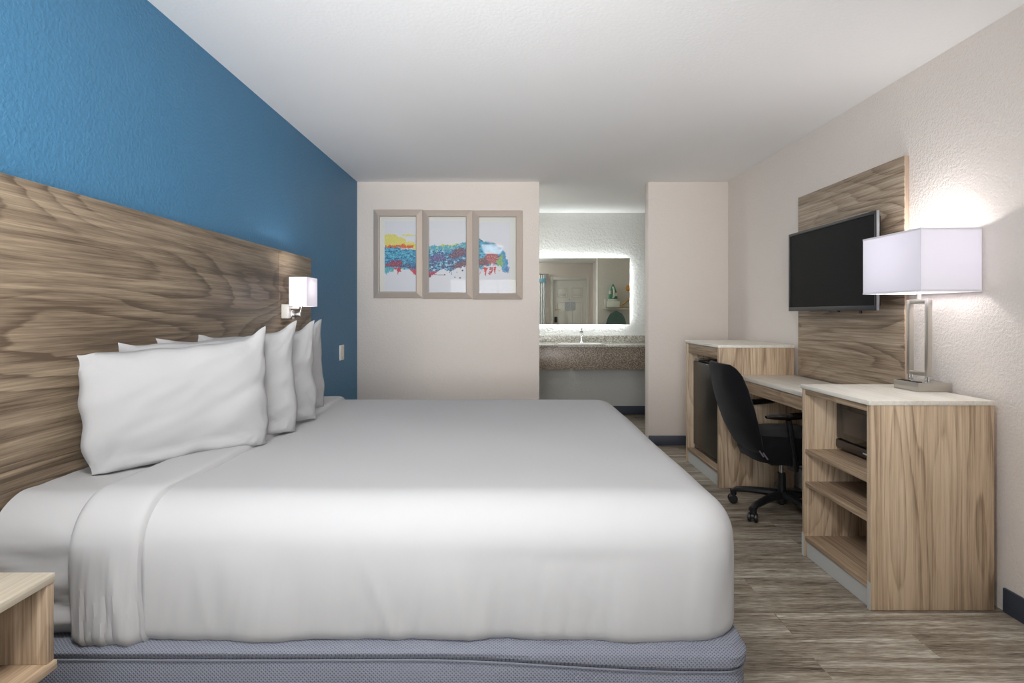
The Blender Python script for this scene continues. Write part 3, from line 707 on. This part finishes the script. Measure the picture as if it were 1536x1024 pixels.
obj('hook', MB().tube([(1.79, yp + .075, 1.455), (1.79, yp + .075, 1.50)] + [(1.79 + .022 * math.cos(R(a)), yp + .075, 1.525 + .022 * math.sin(R(a))) for a in range(-90, 130, 20)], .003, 6), M['chrome'], hg)
tag(obj('coat_peg', MB().cyl((1.72, yp, 1.585), (1.72, yp + .08, 1.585), .012).lathe((1.72, yp + .08, 1.585), [(.01, -.04), (.035, -.025), (.043, 0), (.035, .025), (.01, .036)], 20, (0, 1, 0)), M['pegwood']), 'round orange wooden coat peg above the hanger, seen in the mirror', 'coat peg')

# ------------------------------------------------------------------ fridge cabinet
fcb = thing('fridge_cabinet', (1.73, 4.33, 0), 'tall wooden mini fridge cabinet with pale top in the far right corner', 'cabinet')
a0, a1, q0, q1 = 1.462, 1.99, 3.957, 4.69
obj('top', MB().box(a0 - .006, a1 + .002, q0 - .004, q1 + .004, .98, 1.0, .0015), M['pale'], fcb)
obj('side_panel', MB().box(a0, a1, q0, q0 + .026, 0.002, .9795, .001), M['vert'], fcb)
obj('side_panel', MB().box(a0, a1, q1 - .026, q1, 0.002, .9795, .001), M['vert'], fcb)
obj('top_rail', MB().box(a0 + .012, a0 + .03, q0 + .0265, q1 - .0265, .90, .9795, .001), M['horiz'], fcb)
obj('back_panel', MB().box(a1 - .012, a1, q0 + .0265, q1 - .0265, .1, .9795), M['vert'], fcb)
obj('base_shelf', MB().box(a0 + .002, a1 - .013, q0 + .0265, q1 - .0265, .098, .118, .001), M['horiz'], fcb)
obj('kick_strip', MB().box(a0 + .012, a0 + .026, q0 + .0265, q1 - .0265, .002, .0975), M['kick'], fcb)
fr = thing('mini_fridge', (1.73, 4.35, .119), 'black mini fridge standing inside the tall wooden cabinet', 'fridge')
obj('body', MB().box(1.555, 1.96, 4.05, 4.655, .132, .845, .006), M['black'], fr)
obj('door', MB().box(1.512, 1.552, 4.05, 4.657, .150, .835, .008), M['fridge'], fr)
obj('hinge', MB().box(1.515, 1.60, 4.07, 4.16, .8455, .853, .002).cyl((1.53, 4.11, .835), (1.53, 4.11, .856), .008), M['nickel'], fr)
obj('hinge', MB().box(1.515, 1.60, 4.55, 4.64, .8455, .853, .002).cyl((1.53, 4.60, .835), (1.53, 4.60, .856), .008), M['nickel'], fr)
obj('kick_plate', MB().box(1.52, 1.56, 4.05, 4.655, .1195, .148, .003), M['gloss'], fr)

# ------------------------------------------------------------------ desk
dk = thing('desk', (1.79, 3.41, 0), 'writing desk with pale top spanning between the two wooden cabinets', 'desk')
DXF, e0, e1, DH = 1.60, 2.873, 3.955, .79
obj('desktop', MB().box(DXF, 1.994, e0, e1, DH - .025, DH, .0015), M['pale'], dk)
obj('apron', MB().box(DXF + .012, DXF + .03, e0, e1, DH - .105, DH - .0255, .001), M['horiz'], dk)
obj('modesty_panel', MB().box(1.98, 1.994, e0, e1, .3, DH - .026), M['vert'], dk)
obj('grommet', MB().box(1.885, 1.955, 3.03, 3.27, DH + .0002, DH + .004, .001), plain('grommet bronze', rgb(88, 80, 72), .4, .3), dk)

# ------------------------------------------------------------------ open shelf cabinet
oc = thing('shelf_cabinet', (1.73, 2.6, 0), 'open wooden shelf cabinet with pale top holding the microwave and table lamp', 'cabinet')
b0, b1, c0, c1 = 1.482, 1.99, 2.325, 2.868
obj('top', MB().box(b0 - .008, b1 + .002, c0 - .004, c1 + .003, .843, .862, .0015), M['pale'], oc)
obj('side_panel', MB().box(b0, b1, c0, c0 + .025, .002, .8425, .001), M['vert'], oc)
obj('side_panel', MB().box(b0, b1, c1 - .025, c1, .002, .8425, .001), M['vert'], oc)
obj('top_rail', MB().box(b0 + .002, b0 + .02, c0 + .0255, c1 - .0255, .815, .8425, .001), M['horiz'], oc)
obj('back_panel', MB().box(b1 - .012, b1, c0 + .0255, c1 - .0255, .1, .8425), M['vert'], oc)
for z in (.54, .378, .104): obj('shelf', MB().box(b0 + .001, b1 - .013, c0 + .0255, c1 - .0255, z - .02, z, .001), M['horiz'], oc)
obj('kick_strip', MB().box(b0 + .010, b0 + .024, c0 + .0255, c1 - .0255, .002, .0835), M['kick'], oc)
obj('edge_strip', MB().box(b0 - .0015, b0 - .0002, c0 - .001, c0 + .02, .002, .115), M['kick'], oc)
obj('edge_strip', MB().box(b0 - .0015, b0 - .0002, c1 - .02, c1 + .001, .002, .115), M['kick'], oc)

mw = thing('microwave', (1.80, 2.59, .541), 'black microwave on the top shelf of the open cabinet', 'microwave')
obj('housing', MB().box(1.665, 1.965, 2.358, 2.838, .553, .795, .006), M['black'], mw)
obj('door', MB().box(1.636, 1.664, 2.358, 2.838, .60, .793, .008), M['gloss'], mw)
obj('window', MB().box(1.6335, 1.637, 2.46, 2.775, .635, .752, .001), plain('microwave window', rgb(60, 52, 50), .3), mw)
obj('lower_bezel', MB().box(1.632, 1.664, 2.358, 2.838, .553, .597, .008), plain('dark brown bezel', rgb(36, 28, 28), .3), mw)
obj('logo', MB().box(1.6308, 1.632, 2.555, 2.615, .572, .578), plain('logo silver', rgb(205, 205, 205), .4), mw)
for y in (2.40, 2.79):
    for x in (1.69, 1.93): obj('foot', MB().cyl((x, y, .5405), (x, y, .554), .012), M['black'], mw)

# ------------------------------------------------------------------ TV panel and TV
tp = thing('wall_panel', (2.01, 3.395, .75), 'tall walnut backing panel on the right wall behind the television', 'panel')
obj('panel_face', MB().box(2.001, 2.006, 2.873, 3.925, .795, 2.02), M['tvp'], tp)
obj('panel_core', MB().box(2.0062, XR - .004, 2.873, 3.925, .795, 2.02, .001), M['tvedge'], tp)
tv = thing('television', (1.93, 3.395, 1.236), 'black flat screen television mounted on the walnut wall panel', 'television')
t0, t1, u0, u1 = 2.935, 3.855, 1.236, 1.755
obj('back_shell', MB().box(1.914, 1.940, t0 + .02, t1 - .02, u0 + .02, u1 - .02, .008), M['black'], tv)
tb = MB(); bw_ = .016
for q in ((t0, t1, u1 - bw_, u1), (t0, t1, u0, u0 + .026), (t0, t0 + bw_, u0 + .026, u1 - bw_), (t1 - bw_, t1, u0 + .026, u1 - bw_)): tb.box(1.899, 1.914, q[0], q[1], q[2], q[3], .0015)
obj('bezel', tb, M['tvbez'], tv)
obj('side_trim', MB().box(1.9005, 1.916, t0 - .003, t0 - .0002, u0, u1, .001), M['tvside'], tv)
obj('screen', MB().box(1.9045, 1.9138, t0 + bw_, t1 - bw_, u0 + .026, u1 - bw_), M['tvscreen'], tv)
obj('sensor', MB().box(1.902, 1.915, 3.28, 3.42, u0 - .008, u0 - .0003, .002), M['gloss'], tv)
obj('cable_stub', MB().box(1.902, 1.915, 3.075, 3.087, u0 - .016, u0 - .0003, .002), M['gloss'], tv)
obj('wall_mount', MB().box(1.9402, 2.0005, 3.25, 3.55, 1.38, 1.62, .004), M['black'], tv)

# ------------------------------------------------------------------ table lamp
tl = thing('table_lamp', (1.94, 2.66, .8625), 'table lamp with rectangular white shade and brushed nickel open frame base', 'table lamp')
zb_ = .8625
obj('base', MB().box(1.862, 2.012, 2.58, 2.745, zb_, zb_ + .04, .0015), M['nickel'], tl)
fy0, fy1, fx_ = 2.593, 2.732, 1.925
lf = MB()
for q in ((fy0, fy0 + .02, .93, 1.285), (fy1 - .02, fy1, .93, 1.285), (fy0 + .02, fy1 - .02, .93, .95), (fy0 + .02, fy1 - .02, 1.265, 1.285)): lf.box(fx_ - .011, fx_ + .011, q[0], q[1], q[2], q[3], .001)
obj('frame', lf, M['nickel'], tl)
obj('pin', MB().cyl((fx_ , fy0 + .008, zb_ + .04), (fx_, fy0 + .008, .93), .006).cyl((fx_, fy0 + .026, zb_ + .04), (fx_, fy0 + .026, .93), .004), M['chrome'], tl)
obj('pin', MB().cyl((fx_ , fy1 - .008, zb_ + .04), (fx_, fy1 - .008, .93), .006).cyl((fx_, fy1 - .026, zb_ + .04), (fx_, fy1 - .026, .93), .004), M['chrome'], tl)
obj('power_outlet', MB().box(1.868, 1.895, 2.60, 2.655, zb_ + .04, zb_ + .043, .001), M['black'], tl)
obj('power_outlet', MB().box(1.868, 1.895, 2.675, 2.73, zb_ + .04, zb_ + .043, .001), M['black'], tl)
obj('stem', MB().cyl((fx_, 2.662, 1.285), (fx_, 2.662, 1.40), .008), M['white'], tl)
L0, L1, K0, K1, Q0, Q1 = 1.757, 2.018, 2.42, 2.815, 1.314, 1.587
shd = obj('lamp_shade', boxshade(L0, L1, K0, K1, Q0, Q1), M['shade'], tl)
obj('hem', boxshade(L0 - .001, L1 + .001, K0 - .001, K1 + .001, Q0, Q0 + .008, .0008), M['trim'], shd); obj('hem', boxshade(L0 - .001, L1 + .001, K0 - .001, K1 + .001, Q1 - .008, Q1, .0008), M['trim'], shd)
obj('spider', MB().cyl((L0 + .003, 2.662, 1.395), (L1 - .003, 2.662, 1.395), .002).cyl((fx_, K0 + .003, 1.395), (fx_, K1 - .003, 1.395), .002), M['nickel'], tl)
obj('bulb', MB().lathe((fx_, 2.662, 1.405), [(.012, 0), (.014, .02), (.026, .05), (.03, .07), (.022, .092), (.003, .102)], 20), glow('warm white bulb', (1, .97, .94, 1), 10), tl)


# ------------------------------------------------------------------ office chair
ch = thing('office_chair', (1.67, 3.475, 0), 'black fabric swivel office chair pulled up to the desk', 'chair')
hub = Vector((1.67, 3.475, 0))
base = MB().lathe((hub.x, hub.y, .075), [(.03, -.015), (.036, 0), (.042, .03), (.034, .05)], 28)
bo = obj('star_base', base, M['black'], ch)
def caster(p, ang):
    mb = MB(); ca, sa = math.cos(ang), math.sin(ang)
    for s in (-1, 1):
        c = Vector((p.x - sa * .017 * s, p.y + ca * .018 * s, .028))
        mb.lathe(c, [(.008, -.011), (.023, -.010), (.0275, -.005), (.0275, .005), (.023, .010), (.008, .011)], 22, (-sa, ca, 0))
    mb.cyl((p.x - sa * .02, p.y + ca * .02, .0255), (p.x + sa * .02, p.y - ca * .02, .0255), .006, n=10)
    hood = [[Vector((p.x, p.y, .034)) + Vector((ca, sa, 0)) * (r * .022) + Vector((-sa, ca, 0)) * w_ + Vector((0, 0, h)) for r, h in [(math.cos(R(a)), math.sin(R(a)) * .022) for a in range(0, 181, 15)]] for w_ in (-.007, .007)]
    mb.loft(hood); mb.cyl((p.x, p.y, .05), (p.x, p.y, .085), .006, n=10)
    return mb
for k in range(5):
    ang = R(141 + 72 * k); dv = Vector((math.cos(ang), math.sin(ang), 0)); pv = Vector((-dv.y, dv.x, 0))
    rg = []
    for i in range(11):
        t = i / 10; r = .03 + .27 * t; z = .112 - .027 * t ** 2 - (.012 if t > .95 else 0); w_ = .031 - .008 * t; hh = .027 - .009 * t
        rg.append([hub + dv * r + pv * (w_ * math.cos(a * math.pi / 5)) + Vector((0, 0, z + hh * math.sin(a * math.pi / 5) * (1.0 if a < 6 else .8))) for a in range(10)])
    sp_ = MB().loft(rg); sp_.cyl(hub + dv * .288 + Vector((0, 0, .055)), hub + dv * .288 + Vector((0, 0, .088)), .019, .021, 16)
    obj('spoke', sp_, M['black'], ch)
    obj('caster', caster(hub + dv * .293, ang + .5), M['black'], ch)
obj('gas_lift', MB().cyl((hub.x, hub.y, .06), (hub.x, hub.y, .245), .026, .024).cyl((hub.x, hub.y, .05), (hub.x, hub.y, .06), .015), M['black'], ch)
obj('piston', MB().cyl((hub.x, hub.y, .245), (hub.x, hub.y, .31), .0135), M['chrome'], ch)
obj('seat_mechanism', MB().box(hub.x - .1, hub.x + .08, hub.y - .07, hub.y + .07, .305, .345, .008), M['black'], ch)
obj('tilt_lever', MB().tube([(hub.x + .02, hub.y - .06, .325), (hub.x + .03, hub.y - .17, .315), (hub.x + .035, hub.y - .215, .295)], .006, 8).lathe((hub.x + .036, hub.y - .222, .291), [(.004, -.03), (.012, -.022), (.013, .02), (.005, .028)], 12, (.1, -.9, -.4)), M['nickel'], ch)
# seat cushion: superellipse rings
def se(cx, cy, z, ax, ay, p=3.2, n=48):
    out = []
    for i in range(n):
        a = 2 * math.pi * i / n; c, s = math.cos(a), math.sin(a)
        out.append(Vector((cx + ax * math.copysign(abs(c) ** (2 / p), c), cy + ay * math.copysign(abs(s) ** (2 / p), s), z)))
    return out
cxs, cys = 1.685, 3.475
rg = [se(cxs, cys, .345, .205, .205), se(cxs, cys, .352, .235, .228), se(cxs, cys, .385, .248, .240), se(cxs, cys, .43, .25, .243), se(cxs, cys, .475, .242, .236), se(cxs, cys, .503, .22, .214), se(cxs, cys, .515, .17, .165), se(cxs, cys, .518, .08, .08)]
for r_ in rg:
    for p in r_: p.z += nz(p.x * 9, p.y * 9, p.z * 4) * .010; p.y += nz(p.x * 12, p.z * 9) * .004
obj('seat', MB().loft(rg), M['chairfab'], ch)
# backrest shell: rings along height
rg = []
NB = 26
for i in range(NB + 1):
    t = i / NB
    z = .375 + .545 * t
    x = interp(t, [(0, 1.475), (.1, 1.44), (.3, 1.385), (.6, 1.335), (.8, 1.302), (1, 1.272)])
    wy = interp(t, [(0, .15), (.08, .185), (.25, .215), (.5, .235), (.75, .232), (.9, .215), (.96, .195), (1, .16)])
    th = interp(t, [(0, .02), (.1, .038), (.5, .045), (.9, .034), (.97, .026), (1, .012)])
    rr_ = []
    for k in range(36):
        a = 2 * math.pi * k / 36; c, s = math.cos(a), math.sin(a)
        yy = wy * math.copysign(abs(s) ** .55, s); xx = th * math.copysign(abs(c) ** .8, c)
        curve = .045 * (yy / .23) ** 2
        p = Vector((x + xx + curve, cys + yy, z))
        p.x += nz(p.y * 7, p.z * 6, 2) * .010 + nz(p.y * 20, p.z * 12, 5) * .003
        rr_.append(p)
    rg.append(rr_)
obj('backrest', MB().loft(rg), M['chairfab'], ch)
obj('fabric_tag', MB().box(-.001, .001, -.004, .004, -.022, .022, 0, mat=Matrix.Translation((1.452, 3.262, .412)) @ Matrix.Rotation(R(-35), 4, 'Y') @ Matrix.Rotation(R(60), 4, 'Z')), M['tag'], ch)
obj('fabric_tag', MB().box(-.001, .001, -.004, .004, -.024, .024, 0, mat=Matrix.Translation((1.472, 3.256, .40)) @ Matrix.Rotation(R(-35), 4, 'Y') @ Matrix.Rotation(R(60), 4, 'Z')), M['tag'], ch)
for s in (-1, 1):
    y = cys + s * .262
    arm = MB().tube([(1.63, cys + s * .18, .335), (1.63, y - s * .01, .34), (1.62, y + s * .005, .37), (1.60, y + s * .005, .50), (1.585, y, .615)], .016, 10, flat=1.6)
    a_ = obj('armrest', arm, M['black'], ch)
    pts = [(1.455, y, .632), (1.49, y, .636), (1.57, y, .634), (1.66, y, .640), (1.72, y, .642), (1.745, y, .638)]
    obj('arm_pad', MB().tube(pts, .03, 14, rs=[.014, .03, .034, .034, .028, .012], flat=.55), M['gloss'], a_)

# ------------------------------------------------------------------ ceiling lights
cl = thing('ceiling_light', (-.3, .43, 2.2), 'lit white ceiling light fixture reflected in the right picture glass', 'ceiling light')
def taper(cx, cy, z0, z1, a, b2): return MB().loft([[Vector((cx - b2, cy - b2, z0)), Vector((cx + b2, cy - b2, z0)), Vector((cx + b2, cy + b2, z0)), Vector((cx - b2, cy + b2, z0))], [Vector((cx - a, cy - a, z1)), Vector((cx + a, cy - a, z1)), Vector((cx + a, cy + a, z1)), Vector((cx - a, cy + a, z1))]])
obj('glass_bowl', taper(-.3, .43, 2.30, 2.415, .19, .15), M['ceilglass'], cl)
obj('ceiling_plate', MB().box(-.5, -.1, .23, .63, 2.416, 2.4399, .004), M['nickel'], cl)
vl = thing('added_vanity_light', (-.2, 6.1, 2.36), 'unseen round ceiling light added to brighten the vanity area', 'ceiling light')  # unseen fixture added behind the left partition to light the alcove
obj('glass_disc', MB().lathe((-.2, 6.1, 2.37), [(.05, 0), (.13, .012), (.16, .04), (.165, .069)], 32), glow('added vanity light glass', (.98, 1, .99, 1), 12), vl)

def area(name, loc, rot, sx, sy, power, col=(1, 1, 1), parent=None):
    l = bpy.data.lights.new(name, 'AREA'); l.shape = 'RECTANGLE'; l.size = sx; l.size_y = sy; l.energy = power; l.color = col
    o = bpy.data.objects.new(name, l); C.objects.link(o); o.location = loc; o.rotation_euler = rot
    if parent: o.parent = parent; o.location = Vector(loc) - ORIGIN[parent.name]
    return o
def point(name, loc, power, r, col=(1, 1, 1), parent=None):
    l = bpy.data.lights.new(name, 'POINT'); l.energy = power; l.shadow_soft_size = r; l.color = col
    o = bpy.data.objects.new(name, l); C.objects.link(o); o.location = loc
    if parent: o.parent = parent; o.location = Vector(loc) - ORIGIN[parent.name]
    return o
area('daylight', ((WX0 + WX1) / 2, YF - .16, (WZ0 + WZ1) / 2), (R(103), 0, 0), WX1 - WX0 + .1, WZ1 - WZ0 + .1, 40, (.985, .99, 1)).data.spread = R(84)
area('ceiling_lamp_glow', (-.3, .43, 2.29), (0, 0, 0), .3, .3, 4, (1, .98, .95), cl)
point('lamp_glow', (fx_, 2.66, 1.49), 12, .04, (1, .97, .95), tl)
point('sconce_glow', (-1.2525, 3.45, 1.37), 2.6, .02, (1, .95, .91), sc)
area('added_vanity_glow', (-.2, 6.1, 2.362), (0, 0, 0), .25, .25, 12, (.97, 1, .985), vl)  # fill light of the added alcove fixture

wd = bpy.data.worlds.new('World'); bpy.context.scene.world = wd; wd.use_nodes = True
wd.node_tree.nodes['Background'].inputs[0].default_value = (.85, .92, 1, 1); wd.node_tree.nodes['Background'].inputs[1].default_value = 1.0

cam = bpy.data.cameras.new('camera'); co = bpy.data.objects.new('camera', cam); C.objects.link(co)
co.location = (0, 0, CH); co.rotation_euler = (R(90), 0, 0)
cam.sensor_width = 36; cam.lens = F / 1536 * 36; cam.shift_x = 4 / 1536; cam.shift_y = -42 / 1536; cam.clip_start = .02
S = bpy.context.scene; S.camera = co
S.view_settings.view_transform = 'Standard'; S.view_settings.look = 'None'; S.view_settings.gamma = 1; S.view_settings.exposure = 0.18
S.view_settings.use_curve_mapping = False
S.cycles.max_bounces = 10; S.cycles.diffuse_bounces = 6; S.cycles.glossy_bounces = 4; S.cycles.transparent_max_bounces = 8
S.cycles.sample_clamp_indirect = 6; S.cycles.caustics_reflective = False; S.cycles.caustics_refractive = False
S.cycles.use_denoising = True
